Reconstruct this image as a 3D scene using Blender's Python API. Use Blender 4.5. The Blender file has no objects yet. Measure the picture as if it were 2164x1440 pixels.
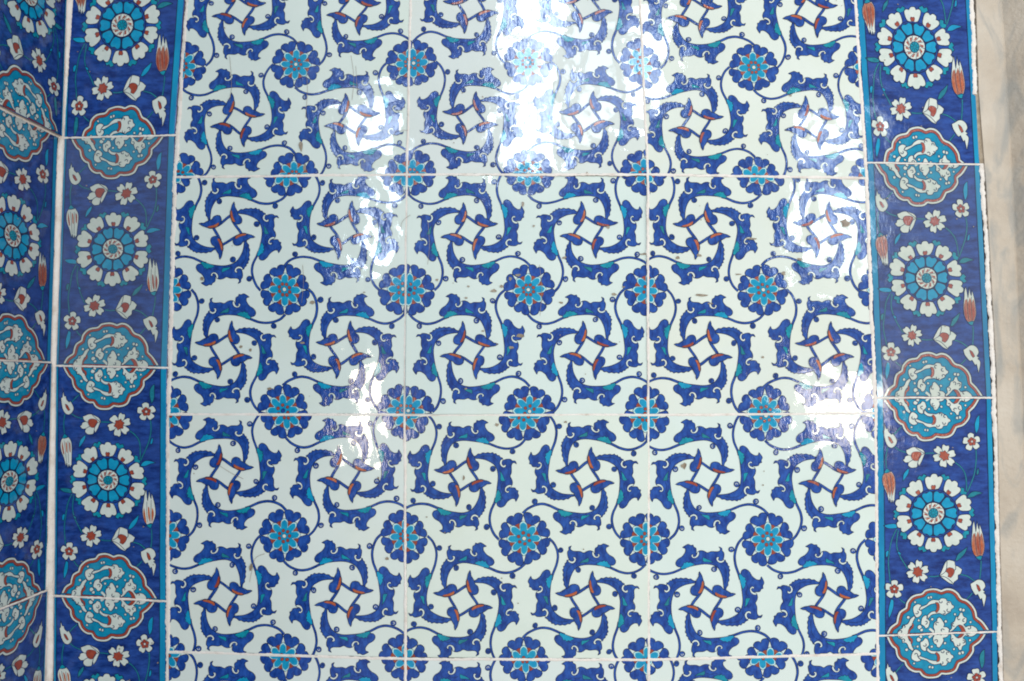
import bpy, math, random
from mathutils import Vector, Matrix, noise
from mathutils.geometry import tessellate_polygon

# ------------------------------------------------------------------ camera
scene = bpy.context.scene
FPX, CX, CY, W0 = 1600.0, 1082.0, 720.0, 2164.0
PITCH, YAW = math.atan(80 / FPX), math.atan(23 / FPX)
CAM = Vector((0, -0.79, 0))
cam_data = bpy.data.cameras.new('camera')
cam_data.sensor_width = 36.0
cam_data.lens = FPX / W0 * 36.0
cam_data.clip_start = 0.02
cam_data.clip_end = 50
cam = bpy.data.objects.new('camera', cam_data)
scene.collection.objects.link(cam)
cam.location = CAM
cam.rotation_euler = (math.pi / 2 + PITCH, 0, YAW)
scene.camera = cam
CROT = cam.rotation_euler.to_matrix()

def ray(px, py):
    return CROT @ Vector(((px - CX) / FPX, -(py - CY) / FPX, -1))

def wall_pt(px, py):                 # a point of the photograph on the back wall (y = 0)
    d = ray(px, py)
    p = CAM + d * (-CAM.y / d.y)
    return Vector((p.x, p.z))

# ------------------------------------------------------------------ light
world = bpy.data.worlds.new('World')
scene.world = world
world.use_nodes = True
world.node_tree.nodes['Background'].inputs[0].default_value = (1.0, 0.985, 0.945, 1)
world.node_tree.nodes['Background'].inputs[1].default_value = 0.51

LAMP_D = 4.0                         # the windows lie this far in front of the tiled wall
_wr = random.Random(4)
def window_lamp(x0, x1, y0, y1, nx, ny, radiance, color, skip=()):
    k = (0.79 + LAMP_D) / 0.79
    for i in range(nx):
        for j in range(ny):
            if (i, j) in skip: continue
            gx, gy = (x1 - x0) / nx, (y1 - y0) / ny
            a = wall_pt(x0 + gx * i + gx * .06, y0 + gy * j + gy * .05)
            b = wall_pt(x0 + gx * (i + 1) - gx * .06, y0 + gy * (j + 1) - gy * .05)
            c = (a + b) / 2
            pos = Vector((CAM.x + (c.x - CAM.x) * k, -LAMP_D, CAM.z + (c.y - CAM.z) * k))
            d = bpy.data.lights.new('window_pane_light', 'AREA')
            d.shape = 'RECTANGLE'
            d.size, d.size_y = abs(b.x - a.x) * k, abs(b.y - a.y) * k
            d.energy = radiance * 0.9 * _wr.uniform(.5, 1.3) * d.size * d.size_y * math.pi
            d.color = color
            o = bpy.data.objects.new('window_pane_light', d)
            scene.collection.objects.link(o)
            o.location = pos
            o.rotation_euler = (math.radians(90), 0, 0)     # faces +y, the tiled wall

COOL, WARM = (0.72, 0.87, 1.0), (1.0, 0.93, 0.82)
window_lamp(675, 860, 215, 330, 3, 1, 36, COOL)
window_lamp(685, 810, 385, 565, 2, 2, 42, COOL)
window_lamp(665, 795, 765, 975, 2, 2, 38, (1.0, 0.88, 0.70))
window_lamp(1055, 1195, -140, 350, 2, 4, 38, COOL)
window_lamp(1215, 1300, 60, 300, 1, 2, 12, COOL)
window_lamp(1335, 1405, 40, 270, 1, 3, 24, COOL)
window_lamp(1690, 1825, 240, 345, 2, 1, 26, COOL)
window_lamp(1690, 1830, 400, 580, 3, 2, 25, COOL)
window_lamp(1700, 1845, 785, 945, 3, 2, 27, WARM)
# added lamp out of view at the right, so the light falls off leftwards
dd = bpy.data.lights.new('added_right_light', 'AREA')
dd.shape = 'RECTANGLE'; dd.size, dd.size_y = 0.8, 1.6; dd.energy = 12.0; dd.color = (1.0, 0.98, 0.94)
dl = bpy.data.objects.new('added_right_light', dd)
scene.collection.objects.link(dl)
dl.location = (2.0, -1.25, 0.25)
dl.rotation_euler = (Vector((0.15, 0, 0)) - Vector(dl.location)).to_track_quat('-Z', 'Y').to_euler()

vs = scene.view_settings
vs.view_transform = 'Standard'
vs.look = 'None'
vs.exposure = 0.12
vs.gamma = 1.0
vs.use_curve_mapping = False
scene.cycles.max_bounces = 6
scene.cycles.pixel_filter_type = 'BLACKMAN_HARRIS'
scene.cycles.filter_width = 1.9
scene.cycles.sample_clamp_indirect = 4.0

# ------------------------------------------------------------------ materials
def node(nt, t, **kw):
    n = nt.nodes.new(t)
    for k, v in kw.items(): setattr(n, k, v)
    return n

def glaze(name, ca, cb, scale=60, rough=0.07, fine=0.0, fine_scale=700, brush=None, cc=None, lift=0.0, mid=0.00004, contrast=(0.35, 0.65)):
    """paint under a wavy lead glaze: two-tone wash + shared low-frequency waviness + optional fine pitting"""
    m = bpy.data.materials.new(name)
    m.use_nodes = True
    nt = m.node_tree
    L = nt.links.new
    b = nt.nodes['Principled BSDF']
    geo = node(nt, 'ShaderNodeNewGeometry')
    info = node(nt, 'ShaderNodeObjectInfo')
    mp = node(nt, 'ShaderNodeMapping')
    if brush: mp.inputs['Scale'].default_value = brush
    L(geo.outputs['Position'], mp.inputs[0])
    n1 = node(nt, 'ShaderNodeTexNoise')
    n1.inputs['Scale'].default_value = scale
    n1.inputs['Detail'].default_value = 5
    n1.inputs['Roughness'].default_value = 0.65
    L(mp.outputs[0], n1.inputs['Vector'])
    mr = node(nt, 'ShaderNodeMapRange')
    mr.inputs[1].default_value, mr.inputs[2].default_value = contrast
    L(n1.outputs['Fac'], mr.inputs[0])
    mx = node(nt, 'ShaderNodeMix', data_type='RGBA')
    mx.inputs[6].default_value = (*ca, 1)
    mx.inputs[7].default_value = (*cb, 1)
    L(mr.outputs[0], mx.inputs[0])
    col = mx.outputs[2]
    if cc:                              # a slow second tone (stain, thin paint)
        n2 = node(nt, 'ShaderNodeTexNoise')
        n2.inputs['Scale'].default_value = 11
        n2.inputs['Detail'].default_value = 6
        n2.inputs['Roughness'].default_value = 0.6
        L(geo.outputs['Position'], n2.inputs['Vector'])
        r2 = node(nt, 'ShaderNodeMapRange')
        r2.inputs[1].default_value, r2.inputs[2].default_value = 0.5, 0.75
        r2.inputs[4].default_value = 0.8
        L(n2.outputs['Fac'], r2.inputs[0])
        m2 = node(nt, 'ShaderNodeMix', data_type='RGBA')
        m2.inputs[7].default_value = (*cc, 1)
        L(r2.outputs[0], m2.inputs[0])
        L(col, m2.inputs[6])
        col = m2.outputs[2]
    # each tile's own tone, on the side wall painted shade: the object colour multiplies, its alpha fades towards grey
    mul = node(nt, 'ShaderNodeMix', data_type='RGBA', blend_type='MULTIPLY')
    mul.inputs[0].default_value = 1
    L(col, mul.inputs[6]); L(info.outputs['Color'], mul.inputs[7])
    fade = node(nt, 'ShaderNodeMix', data_type='RGBA')
    L(info.outputs['Alpha'], fade.inputs[0])
    fade.inputs[6].default_value = (0.22, 0.235, 0.27, 1)
    L(mul.outputs[2], fade.inputs[7])
    L(fade.outputs[2], b.inputs['Base Color'])
    b.inputs['Roughness'].default_value = rough
    b.inputs['IOR'].default_value = 1.5
    # relief: waviness of the glaze, then finer pitting
    w1 = node(nt, 'ShaderNodeTexNoise'); w1.inputs['Scale'].default_value = 26; w1.inputs['Detail'].default_value = 1.5
    L(geo.outputs['Position'], w1.inputs['Vector'])
    bp = node(nt, 'ShaderNodeBump'); bp.inputs['Distance'].default_value = 0.00085; bp.inputs['Strength'].default_value = 1
    L(w1.outputs['Fac'], bp.inputs['Height'])
    w2 = node(nt, 'ShaderNodeTexNoise'); w2.inputs['Scale'].default_value = 210; w2.inputs['Detail'].default_value = 3
    L(geo.outputs['Position'], w2.inputs['Vector'])
    bp2 = node(nt, 'ShaderNodeBump'); bp2.inputs['Distance'].default_value = mid + lift
    L(w2.outputs['Fac'], bp2.inputs['Height']); L(bp.outputs[0], bp2.inputs['Normal'])
    last = bp2
    if fine:
        mp3 = node(nt, 'ShaderNodeMapping'); mp3.inputs['Scale'].default_value = (1.0, 1.0, 0.45)
        mp3.inputs['Rotation'].default_value = (0, 0.6, 0)
        L(geo.outputs['Position'], mp3.inputs[0])
        w3 = node(nt, 'ShaderNodeTexNoise'); w3.inputs['Scale'].default_value = fine_scale; w3.inputs['Detail'].default_value = 2
        L(mp3.outputs[0], w3.inputs['Vector'])
        bp3 = node(nt, 'ShaderNodeBump'); bp3.inputs['Distance'].default_value = fine
        L(w3.outputs['Fac'], bp3.inputs['Height']); L(bp2.outputs[0], bp3.inputs['Normal'])
        last = bp3
    L(last.outputs[0], b.inputs['Normal'])
    return m

MAT = {
    'white':   glaze('white_tin_glaze', (0.66, 0.72, 0.675), (0.71, 0.76, 0.715), 9, 0.03, cc=(0.68, 0.72, 0.635), mid=0.00002),
    'blue':    glaze('cobalt_wash', (0.003, 0.033, 0.21), (0.018, 0.090, 0.39), 190, 0.11, fine=0.00011, fine_scale=290, brush=(1, 1, 0.55), contrast=(0.37, 0.63)),
    'ground':  glaze('cobalt_ground', (0.002, 0.020, 0.135), (0.020, 0.076, 0.33), 110, 0.11, fine=0.00007, fine_scale=290, brush=(0.5, 1, 1.3), cc=(0.028, 0.066, 0.25), contrast=(0.37, 0.63)),
    'navy':    glaze('dark_outline', (0.004, 0.014, 0.055), (0.008, 0.026, 0.095), 200, 0.10),
    'turq':    glaze('turquoise_paint', (0.001, 0.235, 0.435), (0.005, 0.33, 0.54), 120, 0.07, lift=0.00004),
    'medal':   glaze('medallion_turquoise', (0.001, 0.19, 0.34), (0.005, 0.285, 0.455), 120, 0.07, lift=0.00004),
    'brick':   glaze('thin_red_wash', (0.30, 0.085, 0.050), (0.43, 0.17, 0.11), 260, 0.18, fine=0.00010, fine_scale=420),
    'stripe':  glaze('turquoise_stripe', (0.001, 0.16, 0.36), (0.004, 0.29, 0.50), 30, 0.07, brush=(1, 1, 0.35)),
    'teal':    glaze('teal_paint', (0.001, 0.19, 0.28), (0.003, 0.30, 0.40), 160, 0.09, lift=0.00005),
    'pale':    glaze('pale_turquoise_rim', (0.42, 0.68, 0.70), (0.55, 0.74, 0.74), 150, 0.06),
    'petal':   glaze('white_petal', (0.56, 0.62, 0.56), (0.67, 0.70, 0.64), 90, 0.07),
    'red':     glaze('red_bole', (0.27, 0.040, 0.022), (0.37, 0.068, 0.034), 220, 0.2, fine=0.00016, fine_scale=420),
    'orange':  glaze('orange_bole', (0.36, 0.070, 0.028), (0.52, 0.14, 0.048), 260, 0.18, fine=0.00016, fine_scale=420),
    'stem':    glaze('green_stem', (0.006, 0.15, 0.215), (0.012, 0.23, 0.29), 200, 0.1),
    'greyout': glaze('grey_curl_rim', (0.42, 0.44, 0.42), (0.55, 0.57, 0.54), 200, 0.1),
}

def rough_mat(name, ca, cb, cdark, scale, rough, bump, bscale, vein=None):
    m = bpy.data.materials.new(name); m.use_nodes = True
    nt = m.node_tree; L = nt.links.new; b = nt.nodes['Principled BSDF']
    geo = node(nt, 'ShaderNodeNewGeometry')
    n1 = node(nt, 'ShaderNodeTexNoise'); n1.inputs['Scale'].default_value = scale; n1.inputs['Detail'].default_value = 8; n1.inputs['Roughness'].default_value = 0.65
    L(geo.outputs['Position'], n1.inputs['Vector'])
    cr = node(nt, 'ShaderNodeValToRGB')
    e = cr.color_ramp.elements
    e[0].position, e[0].color = 0.28, (*cdark, 1)
    e[1].position, e[1].color = 0.72, (*cb, 1)
    k = cr.color_ramp.elements.new(0.46); k.color = (*ca, 1)
    L(n1.outputs['Fac'], cr.inputs[0])
    col = cr.outputs[0]
    if vein:
        mp = node(nt, 'ShaderNodeMapping'); mp.inputs['Scale'].default_value = (19, 19, 8); mp.inputs['Rotation'].default_value = (0, 0.5, 0)
        L(geo.outputs['Position'], mp.inputs[0])
        n2 = node(nt, 'ShaderNodeTexNoise'); n2.inputs['Scale'].default_value = 1.6; n2.inputs['Detail'].default_value = 7; n2.inputs['Distortion'].default_value = 1.6
        L(mp.outputs[0], n2.inputs['Vector'])
        r = node(nt, 'ShaderNodeMapRange'); r.inputs[1].default_value = 0.48; r.inputs[2].default_value = 0.68; r.inputs[4].default_value = 0.75
        L(n2.outputs['Fac'], r.inputs[0])
        mx = node(nt, 'ShaderNodeMix', data_type='RGBA'); mx.inputs[7].default_value = (*vein, 1)
        L(r.outputs[0], mx.inputs[0]); L(col, mx.inputs[6]); col = mx.outputs[2]
    L(col, b.inputs['Base Color'])
    b.inputs['Roughness'].default_value = rough
    n3 = node(nt, 'ShaderNodeTexNoise'); n3.inputs['Scale'].default_value = bscale; n3.inputs['Detail'].default_value = 6
    L(geo.outputs['Position'], n3.inputs['Vector'])
    bp = node(nt, 'ShaderNodeBump'); bp.inputs['Distance'].default_value = bump
    L(n3.outputs['Fac'], bp.inputs['Height']); L(bp.outputs[0], b.inputs['Normal'])
    return m

MAT['grout'] = rough_mat('lime_grout', (0.79, 0.715, 0.65), (0.88, 0.82, 0.77), (0.60, 0.50, 0.42), 70, 0.85, 0.0006, 500)
MAT['mortar'] = rough_mat('brown_mortar', (0.36, 0.28, 0.20), (0.50, 0.42, 0.33), (0.20, 0.14, 0.09), 90, 0.95, 0.0012, 260)
MAT['biscuit'] = rough_mat('tile_biscuit', (0.46, 0.36, 0.27), (0.58, 0.48, 0.38), (0.30, 0.22, 0.15), 120, 0.9, 0.0003, 400)
MAT['stain'] = rough_mat('brown_glaze_stain', (0.25, 0.19, 0.13), (0.36, 0.30, 0.22), (0.13, 0.09, 0.06), 300, 0.3, 0.0001, 600)
MAT['marble'] = rough_mat('beige_marble', (0.50, 0.415, 0.325), (0.60, 0.52, 0.43), (0.38, 0.305, 0.235), 10, 0.5, 0.0008, 240, vein=(0.29, 0.285, 0.265))
MAT['plaster'] = rough_mat('dim_wall', (0.09, 0.10, 0.14), (0.13, 0.14, 0.18), (0.06, 0.07, 0.10), 12, 0.6, 0.0004, 200)
MNAMES = list(MAT)

# ------------------------------------------------------------------ 2D drawing
def spline(pts, closed=True, sub=4, corner=62):
    n = len(pts)
    P = [Vector(p) for p in pts]
    isc = [False] * n
    for i in range(n):
        if not closed and i in (0, n - 1): isc[i] = True; continue
        a, b = P[i] - P[i - 1], P[(i + 1) % n] - P[i]
        if a.length > 1e-9 and b.length > 1e-9 and math.degrees(a.angle(b)) > corner: isc[i] = True
    out = []
    segs = n if closed else n - 1
    for i in range(segs):
        p1, p2 = P[i], P[(i + 1) % n]
        p0 = p1 if isc[i] else P[i - 1]
        p3 = p2 if isc[(i + 1) % n] else P[(i + 2) % n]
        for j in range(sub):
            t = j / sub
            out.append(0.5 * ((2 * p1) + (p2 - p0) * t + (2 * p0 - 5 * p1 + 4 * p2 - p3) * t * t + (3 * p1 - p0 - 3 * p2 + p3) * t ** 3))
    if not closed: out.append(P[-1].copy())
    return out

def circle(cx, cy, r, n=14, ry=None, a0=0.0):
    ry = r if ry is None else ry
    return [Vector((cx + r * math.cos(a0 + 2 * math.pi * i / n), cy + ry * math.sin(a0 + 2 * math.pi * i / n))) for i in range(n)]

def inset(pts, d):
    n = len(pts); out = []
    area = sum(pts[i - 1][0] * pts[i][1] - pts[i][0] * pts[i - 1][1] for i in range(n))
    sg = 1 if area > 0 else -1
    for i in range(n):
        t = (pts[(i + 1) % n] - pts[i - 1])
        t = t.normalized() if t.length > 1e-9 else Vector((1, 0))
        out.append(pts[i] + Vector((-t.y, t.x)) * d * sg)
    return out

class Paint:
    """flat painted shapes as polygons, later clipped to a tile and laid on its glaze"""
    def __init__(self, xf=None):
        self.polys = []; self.xf = xf or (lambda p: p); self.z = 0
    def fill(self, pts, mat, z):
        self.z += 1
        q = [self.xf(Vector(p)) for p in pts]
        zz = z + self.z * 0.02
        for t in tessellate_polygon([[Vector((p.x, p.y, 0)) for p in q]]):
            self.polys.append((mat, zz, [q[i] for i in t]))
    def stroke(self, pts, w, mat, z, closed=True, taper=None):
        self.z += 1
        n = len(pts); L = []; R = []
        for i in range(n):
            a = pts[i - 1] if (closed or i) else pts[i]
            b = pts[(i + 1) % n] if (closed or i < n - 1) else pts[i]
            t = b - a
            t = t.normalized() if t.length > 1e-9 else Vector((1, 0))
            ww = w if taper is None else w * taper(i / max(1, n - 1))
            nn = Vector((-t.y, t.x)) * ww * .5
            L.append(self.xf(pts[i] + nn)); R.append(self.xf(pts[i] - nn))
        for i in range(n if closed else n - 1):
            j = (i + 1) % n
            zz = z + self.z * 0.02 + (i % 7) * 0.002
            self.polys.append((mat, zz, [L[i], L[j], R[j]])); self.polys.append((mat, zz, [L[i], R[j], R[i]]))
    def shape(self, pts, mat, z, ow=0.0, omat='navy', sub=4, corner=62, smooth=True):
        q = spline(pts, True, sub, corner) if smooth else [Vector(p) for p in pts]
        self.fill(q, mat, z)
        if ow: self.stroke(q, ow, omat, z + 1)
    def line(self, pts, w, mat, z, ow=0.0, sub=6, taper=None):
        q = spline(pts, False, sub, 170)
        if ow: self.stroke(q, w + 2 * ow, 'navy', z, False, taper)
        self.stroke(q, w, mat, z + 1, False, taper)

def clip_poly(poly, quad):
    """Sutherland-Hodgman against a convex counter-clockwise quad"""
    out = poly
    for i in range(len(quad)):
        a, b = quad[i], quad[(i + 1) % len(quad)]
        e = b - a
        inp, out = out, []
        for k in range(len(inp)):
            p, q = inp[k - 1], inp[k]
            dp = e.x * (p.y - a.y) - e.y * (p.x - a.x)
            dq = e.x * (q.y - a.y) - e.y * (q.x - a.x)
            if (dp >= 0) != (dq >= 0):
                t = dp / (dp - dq)
                out.append(p + (q - p) * t)
            if dq >= 0: out.append(q)
        if not out: return []
    return out

def link(o, parent=None):
    scene.collection.objects.link(o)
    if parent: o.parent = parent
    return o

def mesh_obj(name, verts, faces, mats, midx, parent, smooth=False):
    me = bpy.data.meshes.new(name)
    me.from_pydata(verts, [], faces)
    for m in mats: me.materials.append(MAT[m])
    if midx: me.polygons.foreach_set('material_index', midx)
    if smooth: me.polygons.foreach_set('use_smooth', [True] * len(faces))
    me.update()
    return link(bpy.data.objects.new(name, me), parent)

Z0, ZS = 0.00006, 0.00004            # the painted layers: a few hundredths of a millimetre each
def lay(name, paint, tile, to_local, quad):
    verts, faces, mats, midx = [], [], [], []
    for mat, z, poly in paint.polys:
        pl = clip_poly([to_local(p) for p in poly], quad)
        if len(pl) < 3: continue
        ar = sum(pl[i - 1].x * pl[i].y - pl[i].x * pl[i - 1].y for i in range(len(pl)))
        if abs(ar) < 1e-10: continue
        if ar < 0: pl = pl[::-1]
        if mat not in mats: mats.append(mat)
        k = len(verts)
        verts += [(p.x, p.y, Z0 + ZS * z) for p in pl]
        faces.append(list(range(k, k + len(pl)))); midx.append(mats.index(mat))
    if not faces: return None
    o = mesh_obj(name, verts, faces, mats, midx, tile)
    o.color = tile.color
    return o

# ------------------------------------------------------------------ field motif (one arm, traced; y down)
def A(pts): return [Vector(((x - 512) / 838.0, (y - 887) / 838.0)) for x, y in pts]
U = 1 / 838.0
ARM_BODY = A([(872,446),(850,440),(780,425),(700,410),(620,400),(540,395),(470,402),(400,425),(350,465),(315,520),(290,580),(278,640),(272,710),(268,760),
    (248,760),(236,705),(210,672),(213,640),(195,605),(203,570),(193,535),(204,505),(192,470),(212,450),(208,425),(232,410),(236,385),(256,372),(272,338),
    (290,352),(296,325),(288,300),(283,262),(286,232),(304,208),(305,170),(342,150),(326,178),(334,206),(365,221),(410,220),(455,220),(500,236),(540,214),(580,203),(615,210),(632,232),
    (652,246),(650,205),(656,168),(686,150),(696,122),(730,128),(765,112),(800,125),(846,152),(806,166),(801,200),(816,235),(850,275),(900,305),(930,340),(938,375),(918,408),(884,418),(862,420)])
COMMA1 = A([(283,345),(296,366),(335,380),(372,364),(391,332),(386,305),(364,297),(350,310),(367,318),(364,338),(345,352),(315,350),(296,333)])
COMMA2 = A([(616,212),(611,245),(626,280),(658,301),(696,299),(719,271),(709,247),(688,254),(698,271),(680,285),(656,275),(641,250),(634,222)])
TEAL1 = A([(458,362),(490,335),(530,315),(562,298),(563,335),(546,350),(500,352)])
TEAL2 = A([(688,396),(738,368),(758,372),(780,358),(800,376),(815,362),(830,395),(862,425),(848,446),(780,430),(720,412)])
STEM = A([(1362,385),(1345,405),(1290,455),(1200,497),(1100,514),(1000,500),(930,474),(865,446),(800,428)])
BAND = A([(262,775),(285,828),(316,885),(350,935),(386,988),(415,1040)])
LEAF = A([(372,985),(330,985),(295,1010),(287,1055),(305,1100),(340,1125),(352,1160),(375,1200),(396,1235),(398,1265),(408,1298),(436,1250),(450,1195),(463,1150),(456,1090),(436,1040),(412,1012)])
BOLE = A([(363,1018),(400,1013),(432,1040),(453,1090),(462,1150),(450,1192),(432,1165),(415,1110),(392,1060)])
BAND = [p + Vector((17, -11)) * U for p in BAND]
LEAF = [p + Vector((9, -10)) * U for p in LEAF]
BOLE = [Vector((c.x + (p.x - c.x) * .80, c.y + (p.y - c.y) * .95)) for c in [A([(428, 1080)])[0]] for p in BOLE]
BOLE = [p + Vector((11, -10)) * U for p in BOLE]
TEAL1 = [TEAL1[3] + (p - TEAL1[3]) * 1.25 for p in TEAL1]
TEAL2 = [TEAL2[-2] + (p - TEAL2[-2]) * 1.18 for p in TEAL2]
VEIN1 = A([(585,330),(640,350),(700,330),(760,350),(800,330)])
VEIN2 = A([(248,640),(240,560),(250,480),(290,420),(350,390)])

def rot4(p, k):
    for _ in range(k): p = Vector((-p.y, p.x))
    return p

def pinwheel(seed, style):
    rnd = random.Random(seed)
    def make(k):
        off = Vector((rnd.uniform(-9, 9), rnd.uniform(-9, 9), rnd.uniform(-9, 9)))
        def xf(p):
            q = p + Vector((noise.noise(Vector((p.x * 2.1, p.y * 2.1, 0)) + off), noise.noise(Vector((p.x * 2.1, p.y * 2.1, 7)) + off))) * 0.030
            return rot4(q, k)
        return xf
    P = Paint()
    ow = 9 * U
    xs = [make(k) for k in range(4)]
    for k in range(4):
        P.xf = xs[k]
        P.line(STEM, 22 * U, 'blue', 0, 7 * U)
        for cx, cy in ((410, 466), (1200, 552)):
            c = A([(cx + rnd.uniform(-8, 8), cy + rnd.uniform(-6, 6))])[0]
            P.shape(circle(c.x, c.y, 36 * U), 'blue', 4, ow, smooth=False)
            P.line([c + Vector(v) * U for v in ((-4, -16), (14, -6), (10, 14), (-8, 10))], 9 * U, 'greyout' if style < .5 else 'navy', 7)
        P.shape(ARM_BODY, 'blue', 3, ow, sub=3)
        P.shape(TEAL1, 'teal' if rnd.random() < .6 else 'stem', 6, 5 * U)
        P.shape(TEAL2, 'turq' if rnd.random() < .4 else 'teal', 6, 5 * U)
        P.line(VEIN1, 6 * U, 'navy', 6, taper=lambda t: 1 - .6 * t)
        P.line(VEIN2, 6 * U, 'navy', 6, taper=lambda t: 1 - .6 * t)
        P.shape(COMMA1, 'white', 8, 7 * U)
        P.shape(COMMA2, 'white', 8, 7 * U)
    for k in range(4):
        P.xf = xs[k]
        P.line(BAND, 26 * U, 'blue', 4, 7 * U)
    for k in range(4):
        P.xf = xs[k]
        P.shape(LEAF, 'blue', 9, ow)
        P.shape(BOLE, 'orange' if rnd.random() < .6 else 'red', 11, 4 * U)
    return P

def rosette8(seed):
    rnd = random.Random(seed)
    off = Vector((rnd.uniform(-9, 9), rnd.uniform(-9, 9), 0))
    a_off = rnd.uniform(-.06, .06)
    def xf(p):
        return p + Vector((noise.noise(Vector((p.x * 3, p.y * 3, 0)) + off), noise.noise(Vector((p.x * 3, p.y * 3, 7)) + off))) * 0.022
    P = Paint(xf)
    for k in range(8):
        ph = a_off + math.radians(22.5 + 45 * k)
        pts = [Vector((math.cos(ph), math.sin(ph))) * .16]
        rr = rnd.uniform(.97, 1.03)
        for d in range(-22, 23, 2):
            r = 0.425 * rr * (0.84 + .16 * math.sqrt(max(0, 1 - ((abs(d) - 11) / 11.6) ** 2)))
            pts.append(Vector((math.cos(ph + math.radians(d)), math.sin(ph + math.radians(d)))) * r)
        P.shape(pts, 'blue', 0, .0115, smooth=False)
    for k in range(8):
        ph = a_off + math.radians(22.5 + 45 * k)
        c, s = math.cos(ph), math.sin(ph)
        tri = [(.16, 0), (.218, .040), (.242, .036), (.250, 0), (.242, -.036), (.218, -.040)]
        P.shape([(c * u - s * v, s * u + c * v) for u, v in tri], 'red', 4, .006, sub=2)
    def star(rt, rv, e):
        out = []
        for k in range(8):
            t0 = a_off + math.radians(45 * k)
            for d, r in ((-22.5, rv), (-15, rv + (rt - rv) * .52), (-9, rv + (rt - rv) * .82), (0, rt), (9, rv + (rt - rv) * .82), (15, rv + (rt - rv) * .52)):
                out.append(Vector((math.cos(t0 + math.radians(d)), math.sin(t0 + math.radians(d)))) * r)
        return out
    P.shape(star(.282, .158, 0), 'pale', 6, .006, sub=2)
    P.shape(star(.256, .136, 0), 'turq', 8, 0, sub=2)
    n = rnd.choice((6, 7, 8))
    for k in range(n):
        t = 2 * math.pi * k / n + .4
        P.shape(circle(.09 * math.cos(t), .09 * math.sin(t), .028, 8), 'red', 10, .007, smooth=False)
    P.shape(circle(0, 0, .034, 10), rnd.choice(('petal', 'petal', 'blue', 'teal')), 12, .008, smooth=False)
    return P

# ------------------------------------------------------------------ tile bodies
FRONT = (Vector((1, 0, 0)), Vector((0, 0, 1)), Vector((0, -1, 0)))
KS = 0.05
_e = Vector((KS, 1, 0)).normalized()
SIDE = (_e, Vector((0, 0, 1)), Vector((_e.y, -_e.x, 0)))

def frame_matrix(fr, origin, tilt=(0, 0)):
    e1, e2, n = fr
    m = Matrix(((e1.x, e2.x, n.x, origin.x), (e1.y, e2.y, n.y, origin.y), (e1.z, e2.z, n.z, origin.z), (0, 0, 0, 1)))
    return m @ Matrix.Rotation(tilt[0], 4, 'X') @ Matrix.Rotation(tilt[1], 4, 'Y')

def tile_body(name, quad, face, parent, matrix, seed, color):
    """quad: local ccw corners (bl, br, tr, tl); a slab with a wobbly rounded edge"""
    rnd = random.Random(seed)
    ring = []
    for i in range(4):
        a, b = quad[i], quad[(i + 1) % 4]
        n = max(6, int((b - a).length / .008))
        nn = Vector((-(b - a).y, (b - a).x)).normalized()
        for j in range(n):
            w = noise.noise(Vector((seed * 3.1 + i * 11, j * .55, 2))) * .0005 if j else 0
            ring.append(a + (b - a) * (j / n) + nn * w)
    m = len(ring)
    r1 = inset(ring, 0.0009)
    verts = [(p.x, p.y, 0) for p in r1] + [(p.x, p.y, -.0008) for p in ring] + [(p.x, p.y, -.009) for p in ring]
    faces = [list(range(m))]
    midx = [0]
    for lv in (0, 1):
        for i in range(m):
            j = (i + 1) % m
            faces.append([lv * m + i, (lv + 1) * m + i, (lv + 1) * m + j, lv * m + j]); midx.append(0 if lv == 0 else 1)
    o = mesh_obj(name, verts, faces, [face, 'biscuit'], midx, parent)
    o.matrix_local = matrix
    o.color = color
    return o

def stains(tile, spots, seed):
    """spots: local (x, y, rx, ry): brown pits where the glaze has broken"""
    rnd = random.Random(seed)
    for x, y, rx, ry in spots:
        P = Paint()
        pts = []
        for i in range(9):
            t = 2 * math.pi * i / 9; k = rnd.uniform(.6, 1.2)
            pts.append(Vector((x + math.cos(t) * rx * k, y + math.sin(t) * ry * k)))
        P.shape(pts, 'stain', 22)
        big = [Vector((-9, -9)), Vector((9, -9)), Vector((9, 9)), Vector((-9, 9))]
        lay('glaze_pit', P, tile, lambda p: p, big)

def thing(name, label, cat, loc, group=None):
    o = link(bpy.data.objects.new(name, None))
    o.location = loc; o.empty_display_size = .05
    o['label'] = label; o['category'] = cat
    if group: o['group'] = group
    return o

# ------------------------------------------------------------------ the setting: wall bodies behind the tiles
def box(name, lo, hi, mat, kind='structure'):
    x0, y0, z0 = lo; x1, y1, z1 = hi
    v = [(x0,y0,z0),(x1,y0,z0),(x1,y1,z0),(x0,y1,z0),(x0,y0,z1),(x1,y0,z1),(x1,y1,z1),(x0,y1,z1)]
    f = [(0,3,2,1),(4,5,6,7),(0,1,5,4),(1,2,6,5),(2,3,7,6),(3,0,4,7)]
    o = mesh_obj(name, v, f, [mat], None, None)
    if kind: o['kind'] = kind
    return o
box('wall_back', (-0.75, 0.006, -0.75), (0.487, 0.10, 0.80), 'mortar')
# the side wall runs on towards the viewer, out of the picture
wl = box('wall_left', (0, -1.9, -0.75), (0.10, 0.05, 0.80), 'plaster')
wl.matrix_world = Matrix.Translation((-0.4915 - 0.107, 0, 0)) @ Matrix.Rotation(-math.atan(KS), 4, 'Z')

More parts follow.
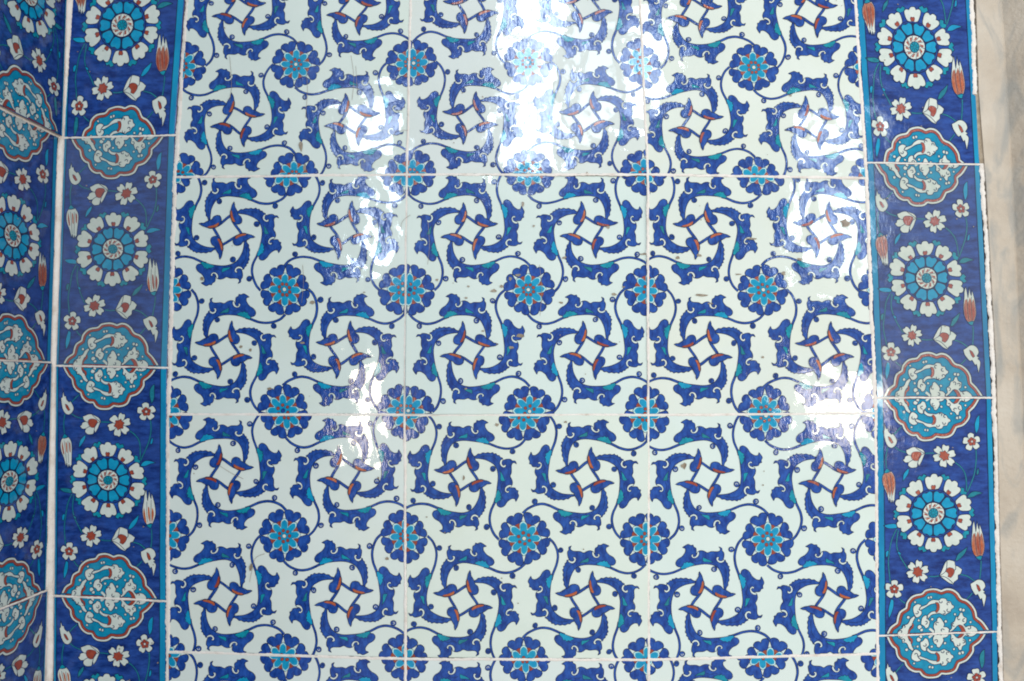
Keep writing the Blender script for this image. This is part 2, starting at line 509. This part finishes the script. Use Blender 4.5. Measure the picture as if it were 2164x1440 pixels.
# ------------------------------------------------------------------ field of white tiles
GX = [[(404,-135),(396,0),(370,375),(356,876),(355,1378),(356,1900)],
      [(870,-135),(868,0),(860,369.5),(855,877),(857,1393),(859,1905)],
      [(1346,-135),(1353,0),(1369,369.5),(1370,877.5),(1371,1395),(1372,1905)],
      [(1798,-135),(1807,0),(1831,377),(1850,874),(1854,1382),(1858,1890)]]
GRID = [[wall_pt(*GX[c][i]) for c in range(4)] for i in (0, 2, 3, 4, 5)]
ROSE = {(0,0):(625,137),(0,1):(1116,132),(0,2):(1592,143),(1,0):(602,613),(1,1):(1118,613),(1,2):(1612,613),
        (2,0):(602,1132),(2,1):(1107,1138),(2,2):(1622,1140),(3,0):(600,1650),(3,1):(1110,1655),(3,2):(1616,1648)}
WHICH_ROW = ['top', 'second', 'third', 'bottom']
WHICH_COL = ['left', 'middle', 'right']
panel = thing('tilework', 'white glazed tile field with blue pinwheel scrolls and rosettes, between two dark blue borders', 'tilework', (0, 0, -0.53))
PANEL_M = Matrix.Translation((0, 0, -0.53)).inverted()
TILT = {(0,0):(.25,.2),(0,1):(-.1,.15),(0,2):(.2,-.15),(1,0):(.1,-.1),(1,1):(-.5,.9),(1,2):(-.15,.1),(2,0):(.2,.1),(2,1):(.5,-.6),(2,2):(.1,-.2),(3,0):(.2,.3),(3,1):(-.2,.1),(3,2):(.1,-.2)}
PITS = {(1,2): [(1785,471,10,9),(1480,624,14,2.5),(1500,642,9,2.5),(1432,545,6,4),(1478,540,8,4),(1590,505,14,2),(1560,580,9,2),(1655,578,7,5),(1690,548,8,3),(1612,755,5,3)],
        (1,1): [(1105,432,5,7),(1043,615,9,5),(1060,606,7,5),(1128,478,4,3),(1095,582,8,5),(1078,590,5,7),(1298,622,8,4),(1186,640,7,3),(1193,545,8,3),(1285,480,6,4),(1020,700,5,3),(1100,710,10,4),(1080,735,7,4),(985,822,4,3),(924,592,5,4),(985,630,6,3),(990,606,4,3),(1360,537,9,3),(1318,607,5,2)],
        (1,0): [(427,590,6,6),(510,733,5,5),(530,740,4,4),(570,822,8,4),(660,640,7,5),(640,725,8,4),(770,618,4,2)],
        (2,0): [(530,1200,4,12),(818,1180,6,5),(800,1010,3,3)],
        (2,1): [(1050,898,6,5),(1195,892,4,3),(980,1010,3,8),(902,1093,3,2),(1290,1220,2,2),(1095,1275,2,2),(1060,1222,2,2)],
        (0,1): [(1020,205,3,2),(1240,365,3,2)], (0,0): [(636,310,7,16),(632,90,3,2),(644,355,4,14)], (2,2): [(1445,985,8,9),(1612,1025,3,2)], (0,2): [(1670,203,4,2)]}
for r in range(4):
    for c in range(3):
        tl, tr, br, bl = GRID[r][c], GRID[r][c + 1], GRID[r + 1][c + 1], GRID[r + 1][c]
        ctr = (tl + tr + br + bl) / 4
        quad = inset([bl - ctr, br - ctr, tr - ctr, tl - ctr], 0.0)
        quad = [q - Vector((math.copysign(.0003, q.x), math.copysign(.0004, q.y))) for q in quad]
        seed = 10 * r + c + 3
        rnd = random.Random(seed)
        tx, ty = TILT[(r, c)]
        col = [rnd.uniform(.95, 1.02) for _ in range(3)] + [1.0]
        if r == 0 and c == 2 or r == 1 and c == 2: col = [1.02, 1.0, .96, 1]
        mw = frame_matrix(FRONT, Vector((ctr.x, 0, ctr.y)), (math.radians(tx) * .6, math.radians(ty) * .6))
        t = tile_body('field_tile', quad, 'white', panel, PANEL_M @ mw, seed, col)
        t['label'] = '%s-row %s white tile of the field' % (WHICH_ROW[r], WHICH_COL[c])
        rc = wall_pt(*ROSE[(r, c)]) - ctr
        S = Vector((.1255, .1205 if r == 0 else .1265))
        if r == 0: S.x = .1225
        mir = -1 if (r + c) % 2 == 0 else 1
        def loc(cs, ct, k, rc=rc, S=S, mir=mir):
            return lambda p: Vector((rc.x + S.x * (cs + k * p.x * mir), rc.y - S.y * (ct + k * p.y)))
        clipq = inset(quad, 0.0012)
        for i, (cs, ct) in enumerate(((-.5, -.5), (.5, -.5), (-.5, .5), (.5, .5))):
            lay('pinwheel_scroll', pinwheel(seed * 10 + i, (r + c) % 2), t, loc(cs, ct, .5), clipq)
        for cs in (-1, 0, 1):
            for ct in (-1, 0, 1):
                lay('rosette', rosette8(seed * 20 + cs * 3 + ct), t, loc(cs, ct, .5), clipq)
        sp = []
        for px, py, rx, ry in PITS.get((r, c), []):
            w = wall_pt(px, py) - ctr
            sp.append((w.x, w.y, rx * (.0005 if rx > 9.5 else .00038), ry * (.0005 if rx > 9.5 else .00036)))
        for _ in range(5):
            sp.append((rnd.uniform(-.11, .11), rnd.uniform(-.11, .11), rnd.uniform(.0004, .0009), rnd.uniform(.0003, .0007)))
        stains(t, sp, seed)

CRACKS = {(0,0): [[(742,118),(748,165),(744,212)],[(752,140),(756,200)],[(790,318),(822,300),(838,278),(862,276)],[(648,150),(650,190),(646,250)],[(486,120),(490,180),(486,215)]],
          (1,0): [[(640,560),(642,600),(638,640)],[(868,455),(850,470),(846,500)]], (1,1): [[(905,470),(908,520),(904,560)],[(1140,560),(1145,610),(1141,668)]], (2,0): [[(466,985),(490,1000),(515,1012)],[(560,1170),(540,1180),(532,1210),(528,1230)]]}
for (r, c), lines in CRACKS.items():
    t = [o for o in panel.children if o.get('label', '') == '%s-row %s white tile of the field' % (WHICH_ROW[r], WHICH_COL[c])][0]
    ctr = (GRID[r][c] + GRID[r][c + 1] + GRID[r + 1][c + 1] + GRID[r + 1][c]) / 4
    for ln in lines:
        P = Paint(); P.line([wall_pt(*q) - ctr for q in ln], .00035, 'stain', 23)
        lay('hairline_crack', P, t, lambda p: p, [Vector((-9, -9)), Vector((9, -9)), Vector((9, 9)), Vector((-9, 9))])

# ------------------------------------------------------------------ border tile, traced (x 40..1365, y 48..2730, y down)
BO = 1329
def low(pts): return [(x, y + BO) for x, y in pts]
MED_TOP = [(100,0),(125,60),(150,110),(190,170),(225,200),(235,260),(260,310),(300,345),(330,355),(345,400),(385,450),(440,480),(485,480),(510,520),(560,548),(630,552),(690,540),(732,508),(780,515),(850,505),(910,470),(950,395),(1020,370),(1070,320),(1105,260),(1105,205),(1160,160),(1200,110),(1235,50),(1260,0)]
MED_BOT = low([(105,1440),(140,1355),(175,1300),(235,1260),(245,1200),(270,1140),(330,1100),(345,1040),(400,980),(460,955),(520,945),(560,905),(640,888),(700,895),(745,914),(800,895),(870,905),(930,950),(970,1010),(1030,1035),(1090,1090),(1130,1160),(1140,1230),(1200,1280),(1250,1350),(1275,1400),(1290,1440)])
CLOUDS = [
    [(225,1450),(250,1385),(262,1345),(300,1325),(308,1290),(345,1285),(365,1265),(385,1225),(425,1195),(440,1215),(415,1255),(412,1290),(385,1310),(370,1345),(362,1390),(360,1450)],
    [(432,1190),(415,1150),(415,1105),(440,1080),(475,1070),(512,1085),(500,1110),(480,1130),(510,1145),(515,1180),(480,1210),(450,1212)],
    [(485,1130),(500,1105),(570,1085),(600,1055),(650,1030),(715,1035),(740,1012),(790,1015),(810,1045),(845,1050),(860,1085),(885,1100),(880,1125),(855,1140),(840,1170),(800,1190),(780,1205),(745,1195),(720,1185),(690,1190),(630,1200),(595,1235),(575,1235),(585,1200),(630,1165),(680,1155),(712,1120),(700,1080),(680,1075),(620,1085),(560,1115),(500,1140)],
    [(560,1340),(540,1310),(510,1290),(512,1250),(525,1215),(560,1195),(585,1210),(590,1240),(612,1265),(605,1300),(590,1330)],
    [(655,1450),(655,1400),(662,1370),(650,1330),(665,1280),(690,1265),(695,1240),(720,1225),(745,1250),(770,1300),(760,1330),(800,1335),(825,1365),(815,1400),(815,1450)],
    [(815,1375),(850,1345),(845,1295),(880,1270),(900,1225),(930,1215),(950,1180),(975,1180),(985,1220),(1020,1240),(1015,1290),(985,1310),(1010,1340),(1040,1330),(1080,1330),(1110,1345),(1135,1370),(1140,1410),(1130,1450),(1005,1450),(1000,1405),(985,1360),(950,1315),(915,1320),(870,1365),(835,1390)]]
CLOUD_RED = [
    [(405,1270),(422,1290),(415,1325),(388,1350),(375,1400),(370,1450),(352,1450),(362,1380),(368,1340),(395,1315),(400,1295)],
    [(676,1060),(708,1066),(722,1100),(718,1145),(690,1180),(674,1168),(690,1130),(688,1095)],
    [(920,1318),(960,1316),(992,1350),(1012,1400),(1010,1450),(975,1450),(966,1395),(950,1352)]]
FLORETS = [(640,1245,16),(890,1195,15),(1062,1290,15),(440,1048,14),(480,1245,15),(785,1270,16),(490,1320,26),(512,1352,20),(955,1145,19),(985,1152,19),(600,1005,17),(626,1000,17),(360,1210,18)]
CURLS = [(690,1300),(745,1372),(460,1155),(565,1270),(870,1302),(935,1242),(990,1268),(1045,1352),(318,1312),(742,1050),(818,1080),(822,1155),(765,1180),(285,1365)]

def flower(P, cx, cy, R, n, a0, z, dots=False, rnd=random):
    pts = []
    for k in range(n):
        t0 = a0 + 2 * math.pi * k / n
        h = math.pi / n
        for d, r in ((-.98, .52), (-.7, .86), (-.35, .99), (0, .90), (.35, .99), (.7, .86)):
            rr = r if n > 5 else (.56, .9, 1, 1, 1, .9)[((-.98, -.7, -.35, 0, .35, .7).index(d))]
            rr *= rnd.uniform(.96, 1.04)
            pts.append((cx + R * rr * math.cos(t0 + d * h), cy + R * rr * math.sin(t0 + d * h)))
    P.shape(pts, 'petal', z, 9, sub=2)
    for k in range(n):
        t0 = a0 + 2 * math.pi * (k + .5) / n
        P.line([Vector((cx + R * q * math.cos(t0), cy + R * q * math.sin(t0))) for q in (.35, .45, .58)], 6, 'navy', z + 3)
    if dots:
        for k in range(n):
            t0 = a0 + 2 * math.pi * k / n
            P.shape(circle(cx + R * .30 * math.cos(t0), cy + R * .30 * math.sin(t0), R * .2, 8), 'red', z + 4, 3, smooth=False)
        P.shape(circle(cx, cy, R * .1, 8), 'petal', z + 8, smooth=False)
    else:
        pts = []
        for k in range(n * 2):
            t0 = a0 + math.pi * k / n
            pts.append((cx + R * (.46 if k % 2 == 0 else .33) * math.cos(t0), cy + R * (.46 if k % 2 == 0 else .33) * math.sin(t0)))
        P.shape(pts, 'red', z + 4, 4, sub=3, corner=170)

def border_motifs(seed, ember, stripe):
    """all painted motifs of one border tile: list of (name, Paint)"""
    rnd = random.Random(seed)
    off = Vector((rnd.uniform(-9, 9), rnd.uniform(-9, 9), 0))
    def xf(p):
        q = p / 300.0
        return p + Vector((noise.noise(Vector((q.x, q.y, 0)) + off), noise.noise(Vector((q.x, q.y, 7)) + off))) * 16
    out = []
    def new(name):
        P = Paint(xf); out.append((name, P)); return P
    for x0, x1 in ((20, stripe[0]), (stripe[1], 1400)):
        P = Paint(); out.append(('edge_stripe', P))
        P.shape([(x0, -60), (x1, -60), (x1, 2800), (x0, 2800)], 'stripe', 0, smooth=False)
        xe = x1 if x0 < 600 else x0
        P.line([Vector((xe + noise.noise(Vector((i * .4, seed, x0))) * 4, -60 + i * 143)) for i in range(21)], 9, 'navy', 3)
    # stems and leaves
    for pts in ([(235,605),(290,645),(370,670)], [(575,688),(630,686),(690,690)], [(155,610),(140,720),(150,840)], [(890,765),(980,830),(1040,930),(1060,1110)],
                [(1165,640),(1170,760),(1140,930),(1065,1130)], [(322,372),(280,415),(232,468)],
                low([(250,215),(195,330),(170,480),(155,620),(175,810)]), low([(270,230),(255,380),(290,520),(372,672)]), low([(598,745),(655,752),(720,748)]),
                low([(955,745),(1040,770),(1120,828)]), low([(1195,595),(1190,700),(1175,815)]), low([(272,998),(300,1030),(338,1058)]), low([(1088,962),(1055,1000),(1022,1034)])):
        P = new('stem'); P.line([Vector(p) for p in pts], 11, 'stem', 0, 4.5)
    for pts in ([(1215,230),(1175,270),(1155,340),(1160,400),(1175,462),(1205,400),(1212,320)], [(400,850),(360,890),(335,930),(328,1002),(370,950),(395,900)], [(1060,1190),(1085,1150),(1130,1125),(1190,1130),(1244,1150),(1180,1165),(1120,1190)],
                [(1162,942),(1172,880),(1195,853),(1192,920)], low([(175,1000),(155,1080),(150,1150),(160,1222),(190,1150),(205,1080),(205,1010)]), low([(915,585),(945,520),(1000,470),(1047,432),(1025,500),(980,560),(935,592)]),
                low([(100,163),(150,155),(220,155),(272,180),(250,205),(190,207),(140,195)]), low([(130,532),(124,480),(145,450),(166,460),(150,520)]), low([(262,468),(298,488),(307,516),(278,512)])):
        P = new('leaf'); P.shape(pts, 'turq' if rnd.random() < .55 else 'stem', 3, 7)
    # cloud medallion halves
    for top in (True, False):
        P = new('cloud_medallion')
        o = spline(MED_TOP if top else MED_BOT, True, 3, 40)
        def half(pts):
            return [Vector((x - 4, 1418 - y)) for x, y in pts] if top else [Vector((x, y + BO)) for x, y in pts]
        P.fill(o, 'petal', 5); P.stroke(o, 10, 'navy', 6)
        i1 = inset(o, 26); i2 = inset(o, 55)
        P.fill(i1, 'red', 7); P.fill(i2, 'medal', 8); P.stroke(i2, 7, 'navy', 9); P.stroke(i1, 4, 'navy', 9)
        P.line(half([(605,1345),(640,1375),(660,1400)]), 26, 'petal', 10, 5)
        for cpts in CLOUDS: P.shape(half(cpts), 'petal', 11, 8, sub=3)
        for cpts in CLOUD_RED: P.shape(half(cpts), 'red', 14, 4, sub=3)
        for x, y, r in FLORETS:
            v = half([(x, y)])[0]; P.shape(circle(v.x, v.y, r, 9), 'petal', 11, 7, smooth=False)
        for x, y in CURLS:
            v = half([(x, y)])[0]; a = rnd.uniform(0, 6.28); sg = rnd.choice((-1, 1))
            P.line([v + Vector((math.cos(a + sg * k * .8), math.sin(a + sg * k * .8))) * (7 + 3.4 * k) for k in range(6)], 8, 'navy', 15)
    # the big rosette
    P = new('rosette')
    cx, cy = 675, 1370
    def pol(r, t): return Vector((cx + r * math.cos(t), cy + r * math.sin(t)))
    for k in range(10):
        t = math.radians(-90 + 18 + 36 * k)
        P.shape([pol(395, t - .07), pol(440, t - .13), pol(462, t - .05), pol(440, t), pol(462, t + .06), pol(436, t + .12), pol(395, t + .07)], 'teal', 2, 8, sub=2)
    P.shape(circle(cx, cy, 395, 40), 'blue', 4, smooth=False)
    P.shape(circle(cx, cy, 278, 40), 'navy', 5, smooth=False)
    for k in range(10):
        t = math.radians(-90 + 36 * k) + rnd.uniform(-.015, .015)
        s = rnd.uniform(.97, 1.02)
        prof = [(285, -.21), (340, -.258), (385, -.262), (415, -.235), (424, -.165), (412, -.105), (440, -.065), (447, 0), (440, .065), (412, .105), (424, .165), (415, .235), (385, .262), (340, .258), (285, .21), (272, 0)]
        P.shape([pol(r * s, t + d) for r, d in prof], 'petal', 7, 9, sub=2)
        P.shape([pol(274, t - .06), pol(305, t - .085), pol(322, t - .05), pol(316, t), pol(322, t + .05), pol(305, t + .085), pol(274, t + .06)], 'red', 10, 4, sub=2)
        t += math.radians(18)
        P.shape([pol(146, t - .225), pol(205, t - .268), pol(240, t - .245), pol(254, t - .13), pol(240, t), pol(254, t + .13), pol(240, t + .245), pol(205, t + .268), pol(146, t + .225), pol(138, t)], 'turq', 8, 0, sub=2)
    P.stroke(circle(cx, cy, 262, 40), 9, 'blue', 9)
    P.shape(circle(cx, cy, 124, 26), 'petal', 10, 8, smooth=False)
    for k in range(10):
        t = math.radians(36 * k + 9)
        P.shape([pol(68, t), pol(88, t + .22), pol(106, t + .30), pol(104, t + .52), pol(84, t + .42), pol(68, t + .18)], 'red', 12, 0, sub=2)
        P.line([pol(62, t + .25), pol(92, t + .55), pol(120, t + .62)], 5, 'navy', 13)
    P.shape(circle(cx, cy, 56, 16), 'teal', 14, 7, smooth=False)
    for k in range(8):
        t = math.radians(45 * k); P.line([pol(14, t), pol(32, t + .1), pol(50, t)], 5, 'navy', 16)
    # tulips
    def slim(cx, cy): return lambda q: xf(Vector((cx + (q.x - cx) * .84, cy + (q.y - cy) * .93)))
    P = new('tulip'); P.xf = slim(173, 1050)
    P.shape([(125,880),(95,920),(87,985),(105,1065),(140,1135),(165,1215),(175,1254),(184,1195),(195,1240),(207,1264),(212,1210),(230,1262),(238,1228),(250,1225),(252,1170),(258,1080),(258,980),(245,920),(210,870),(160,885)], 'petal', 4, 8, sub=3)
    if ember: P.shape([(128,886),(100,925),(93,985),(108,1050),(140,1115),(158,1165),(172,1110),(188,1180),(205,1110),(222,1170),(240,1110),(252,1050),(252,980),(240,925),(208,880),(160,890)], 'brick', 6, sub=3)
    for q in ([(112,925),(130,1000),(148,1090),(132,1085),(112,1005)], [(163,930),(184,960),(194,1075),(176,1045)], [(214,930),(236,960),(240,1065),(224,1040)]): P.shape(q, 'orange' if rnd.random() < .5 else 'red', 7)
    for q in ([(142,915),(160,1020),(184,1190)], [(198,920),(205,1050),(212,1200)]): P.line([Vector(p) for p in q], 5, 'navy', 8)
    P.shape([(112,882),(130,850),(150,828),(180,850),(200,868),(150,888)], 'teal', 8, 7)
    P = new('tulip'); P.xf = slim(1165, 350 + BO)
    P.shape(low([(1110,112),(1090,180),(1085,260),(1075,370),(1085,470),(1115,540),(1150,560),(1185,545),(1220,550),(1245,490),(1255,420),(1240,320),(1215,230),(1188,155),(1184,232),(1170,200),(1155,115),(1145,200),(1138,262),(1125,190)]), 'petal', 4, 8, sub=3)
    if ember: P.shape(low([(1094,300),(1082,380),(1090,465),(1118,535),(1150,553),(1185,540),(1216,543),(1240,486),(1249,420),(1234,330),(1212,270),(1195,320),(1165,250),(1140,320),(1115,270)]), 'brick', 6, sub=3)
    for q in ([(1095,350),(1112,420),(1132,545),(1105,520),(1088,430)], [(1148,335),(1168,360),(1184,480),(1178,535),(1156,450)], [(1203,345),(1228,400),(1230,470),(1210,542),(1203,450)]): P.shape(low(q), 'orange' if rnd.random() < .5 else 'red', 7)
    for q in ([(1130,270),(1135,400),(1150,540)], [(1185,240),(1192,400),(1196,530)]): P.line([Vector(p) for p in low(q)], 5, 'navy', 8)
    P.shape(low([(1128,565),(1180,550),(1218,553),(1196,602),(1163,597)]), 'teal', 8, 7)
    # blossoms and buds
    P = new('bud')
    P.shape([(132,332),(150,400),(170,398),(178,435),(210,465),(220,448),(245,485),(263,535),(245,585),(205,616),(160,600),(135,555),(125,515),(118,470),(112,422),(128,415)], 'petal', 4, 8, sub=3)
    P.shape([(163,488),(190,500),(220,556),(200,567),(175,530)], 'red', 7, 4)
    P = new('bud')
    P.shape(low([(1145,810),(1110,830),(1065,855),(1075,910),(1110,970),(1130,990),(1150,975),(1182,1042),(1195,1020),(1215,1124),(1245,1000),(1215,960),(1240,950),(1210,930),(1238,890),(1225,840),(1190,812)]), 'petal', 4, 8, sub=3)
    P.shape(low([(1133,858),(1165,880),(1187,932),(1165,947),(1145,910)]), 'red', 7, 4)
    P = new('blossom')
    P.shape([(587,680),(565,640),(520,620),(470,605),(430,610),(400,625),(365,640),(375,680),(400,700),(360,715),(350,745),(328,755),(360,790),(400,785),(390,820),(420,850),(460,850),(490,840),(500,790),(510,832),(545,780),(575,710)], 'petal', 4, 8, sub=3)
    P.shape([(435,680),(470,660),(530,665),(548,690),(530,730),(500,765),(455,760),(430,720)], 'red', 7, 4)
    for q in ([(580,682),(545,660),(480,612)], [(580,685),(530,715),(502,790)], [(400,700),(420,705),(440,700)], [(400,785),(430,765),(450,755)]): P.line([Vector(p) for p in q], 6, 'navy', 9)
    P = new('blossom')
    P.shape(low([(718,746),(745,690),(780,620),(820,580),(870,585),(905,600),(910,640),(945,655),(987,690),(965,740),(935,755),(930,800),(890,830),(880,858),(830,840),(780,800)]), 'petal', 4, 8, sub=3)
    P.shape(low([(785,700),(820,665),(870,670),(895,700),(880,745),(850,780),(815,765),(820,730)]), 'red', 7, 4)
    for q in ([(722,745),(790,700),(815,590)], [(722,748),(800,775),(880,850)], [(890,700),(910,680),(912,645)]): P.line([Vector(p) for p in low(q)], 6, 'navy', 9)
    P = new('blossom'); flower(P, 805, 715, 140, 6, -1.35, 4, rnd=rnd)
    P = new('blossom'); flower(P, 480, 700 + BO, 132, 6, -1.35, 4, rnd=rnd)
    P = new('blossom'); flower(P, 1120, 558, 108, 5, -1.7, 4, True, rnd=rnd)
    P = new('blossom'); flower(P, 218, 890 + BO, 108, 5, -1.5, 4, True, rnd=rnd)
    return out

def border(name_label, fr, origin_of, corners, parent, mirror, fades, v_range, labels, seed0, ember, stripe=(74, 1288)):
    """corners: list of (left, right) plane points, top to bottom"""
    pinv = Matrix.Translation(parent.location).inverted()
    for i in range(len(corners) - 1):
        tl, tr = corners[i]; bl, br = corners[i + 1]
        ctr = (tl + tr + bl + br) / 4
        quad = [bl - ctr, br - ctr, tr - ctr, tl - ctr]
        quad = [q - Vector((math.copysign(.0007, q.x), math.copysign(.0007, q.y))) for q in quad]
        seed = seed0 + i
        rnd = random.Random(seed)
        mw = frame_matrix(fr, origin_of(ctr), (math.radians(rnd.uniform(-.25, .25)), math.radians(rnd.uniform(-.25, .25))))
        t = tile_body('border_tile', quad, 'ground', parent, pinv @ mw, seed, fades[i])
        t['label'] = labels[i]
        v0, v1 = v_range[i]
        def loc(p, quad=quad, v0=v0, v1=v1, m=mirror[i]):
            u = (p.x - 40) / 1325.0; v = (p.y - 48) / 2682.0
            if m: u = 1 - u
            v = (v - v0) / (v1 - v0)
            lft = quad[3] + (quad[0] - quad[3]) * v
            rgt = quad[2] + (quad[1] - quad[2]) * v
            return lft + (rgt - lft) * u
        clipq = inset(quad, 0.0009)
        for nm, P in border_motifs(seed, ember[i], stripe):
            lay(nm, P, t, loc, clipq)
        sp = [(rnd.uniform(-.05, .05), rnd.uniform(-.11, .11), rnd.uniform(.0005, .0011), rnd.uniform(.0004, .0009)) for _ in range(9)]
        stains(t, sp, seed)

ORD = ['topmost', 'second', 'third', 'lowest']
front_origin = lambda c: Vector((c.x, 0, c.y))
GREY = (1.0, 1.0, .95, .80); MIDG = (1.0, 1.0, 1.0, .93); FULL = (1, 1, 1, 1)
# left border of the back wall
cl = [((147, -192), (405, -200)), ((134, 292), (371, 286)), ((117, 773), (355, 778)), ((112, 1259), (352, 1271)), ((110, 1745), (352, 1762))]
lb = thing('tile_border', 'blue floral tile border left of the white field, against the wall corner', 'tile border', (-0.43, 0, -0.53), 'tile borders')
border('', FRONT, front_origin, [(wall_pt(*a), wall_pt(*b)) for a, b in cl], lb, [0, 0, 0, 0], [FULL, GREY, FULL, FULL], [(.02, .93), (0, 1), (0, 1), (0, 1)],
       ['%s tile of the left front border' % o for o in ORD], 300, [1, 0, 0, 0])
# right border
cr_ = [((1799, -150), (2046, -150)), ((1831, 344), (2072, 348)), ((1851, 841), (2098, 841)), ((1855, 1344), (2110, 1335)), ((1859, 1850), (2118, 1840))]
rb = thing('tile_border', 'blue floral tile border right of the white field, beside the beige marble', 'tile border', (0.42, 0, -0.53), 'tile borders')
border('', FRONT, front_origin, [(wall_pt(*a), wall_pt(*b)) for a, b in cr_], rb, [0, 0, 0, 0], [FULL, GREY, FULL, FULL], [(.02, .95), (0, 1), (0, 1), (0, 1)],
       ['%s tile of the right border' % o for o in ORD], 340, [1, 1, 1, 1], (118, 1298))
# side wall border
XC = -0.4945
def corner_x(z):
    t = [(-.6, -.4885), (-.224, -.4905), (.013, -.4940), (.256, -.4930), (.408, -.4875), (.6, -.482)]
    for (a, xa), (b, xb) in zip(t, t[1:]):
        if a <= z <= b: return xa + (xb - xa) * (z - a) / (b - a)
    return XC
def side_origin(c): return Vector((corner_x(c.y), 0, 0)) + SIDE[0] * c.x + Vector((0, 0, c.y))
zs = [0.50, 0.2565, 0.0165, -0.2185, -0.462]
sb = thing('tile_border', 'blue floral tile border on the side wall, cut off by the left picture edge', 'tile border', (XC - .02, -.06, -0.53), 'tile borders')
border('', SIDE, side_origin, [(Vector((-.124, z + .001)), Vector((-.0035, z))) for z in zs], sb, [1, 0, 1, 1], [(.8, .85, .9, 1), (.85, .85, .9, .97), (.85, .88, .92, 1), (.85, .88, .92, .95)], [(.02, 1), (0, 1), (0, 1), (0, 1)],  # side wall tiles tinted darker, standing in for dimmer light there
       ['%s tile of the side wall border' % o for o in ORD], 380, [1, 1, 1, 0])

# ------------------------------------------------------------------ grout
def grout(pts3, nrm, width, parent, seed, proud=.0005, mat='grout', jag=1.0):
    """a ragged raised bead along a joint"""
    rnd = random.Random(seed)
    P = []
    for i in range(len(pts3) - 1):
        a, b = pts3[i], pts3[i + 1]
        n = max(2, int((b - a).length / .0016))
        P += [a + (b - a) * (j / n) for j in range(n)]
    P.append(pts3[-1])
    verts, faces = [], []
    loc = parent.location
    for i, p in enumerate(P):
        t = (P[min(i + 1, len(P) - 1)] - P[max(i - 1, 0)]).normalized()
        s = nrm.cross(t)
        f = lambda k, q: noise.noise(Vector((i * q, seed * 7.3, k)))
        w1 = width * (.5 + jag * (.20 * f(1, .07) + .22 * f(2, .31) + .20 * f(3, .9)))
        w2 = width * (.5 + jag * (.20 * f(4, .07) + .22 * f(5, .31) + .20 * f(6, .9)))
        c = width * .2 * f(7, .05)
        h = proud * (1 + .5 * f(8, .4) + .35 * f(9, 1.1))
        for o, z in ((-w1 + c, .00002), (-w1 * .55 + c, h * .8), (c, h), (w2 * .55 + c, h * .8), (w2 + c, .00002)):
            verts.append(p + s * o + nrm * z - loc)
        if i:
            k = len(verts) - 10
            for j in range(4): faces.append((k + j, k + j + 1, k + j + 6, k + j + 5))
    o = mesh_obj('grout_joint', verts, faces, [mat], None, parent, True)
    return o
def P3(px, py): w = wall_pt(px, py); return Vector((w.x, 0, w.y))
NF = FRONT[2]
for c, wd in ((0, .0045), (1, .0029), (2, .0027), (3, .0038)):
    grout([P3(*q) for q in GX[c]], NF, wd, panel, 50 + c)
for r in (2, 3, 4):
    grout([P3(*GX[c][r]) for c in range(4)], NF, .0027, panel, 60 + r, proud=.0004)
for i in (1, 2, 3):
    a, b = cl[i]; grout([P3(a[0] - 4, a[1]), P3(b[0] + 4, b[1])], NF, .0021, lb, 70 + i, proud=.0004)
    a, b = cr_[i]; grout([P3(a[0] - 2, a[1]), P3(b[0] + 2, b[1])], NF, .0018, rb, 75 + i, proud=.0004)
    grout([side_origin(Vector((-.125, zs[i] + .001))), side_origin(Vector((-.001, zs[i])))], SIDE[2], .0022, sb, 80 + i, proud=.0004)
# plaster fillet in the wall corner
cn = [wall_pt(*q) for q in ((154, -200), (150, 0), (130, 292), (113, 773), (108, 1000), (107, 1258), (106, 1500), (106, 1750))]
grout([Vector((p.x + .0004, -.0004, p.y)) for p in cn], Vector((1, -1, 0)).normalized(), .0062, lb, 90, proud=.0014, jag=.35)
grout([Vector((corner_x(z) + .0012, -.0004, z)) for z in (-.5, -.224, .013, .256, .408, .5)], Vector((1, -1, 0)).normalized(), .009, lb, 94, proud=.0004, jag=.3)
grout([P3(*q) for q in ((2048, -150), (2054, 0), (2060, 200))], NF, .0048, rb, 91, proud=.0008)
grout([P3(*q) for q in ((2061, 195), (2070, 300), (2077, 346))], NF, .0085, rb, 93, proud=.0003, mat='mortar')
grout([P3(*q) for q in ((2075, 346), (2081, 460), (2102, 841), (2113, 1335), (2117, 1450), (2122, 1845))], NF, .0050, rb, 92, proud=.0009)

# ------------------------------------------------------------------ marble door jamb on the right
mb = thing('marble_pilaster', 'beige veined marble upright with a raised edge, right of the blue border', 'pilaster', (0.53, 0, -0.55))
def jamb(px_lines, name, ys, mat='marble'):
    """px_lines: x in the photo at each height of the two long edges -> vertical strip following them"""
    n = len(px_lines); verts = []; faces = []
    for i, (py, xs) in enumerate(px_lines):
        for x, y in zip(xs, ys):
            w = wall_pt(x, py); verts.append(Vector((w.x, y, w.y)) - mb.location)
        if i:
            m = len(ys)
            for j in range(m - 1):
                k = (i - 1) * m + j; faces.append((k, k + 1, k + m + 1, k + m)[::-1])
    return mesh_obj(name, verts, faces, [mat], None, mb)
rows = [(-160, 2056, 2105), (0, 2060, 2114), (200, 2066, 2126), (400, 2082, 2138), (800, 2104, 2155), (1100, 2110, 2166), (1450, 2119, 2176), (1850, 2126, 2186)]
jamb([(y, (a, a + 1, b - 8)) for y, a, b in rows], 'flat_face', (.009, -.0016, -.0020))
jamb([(y, (b - 8, b - 5, b - 1, b + 3)) for y, a, b in rows], 'arris', (-.0020, -.0021, -.0017, -.0008))
jamb([(y, (b + 3, b + 60, b + 220)) for y, a, b in rows], 'sloping_face', (-.0008, -.024, -.07))
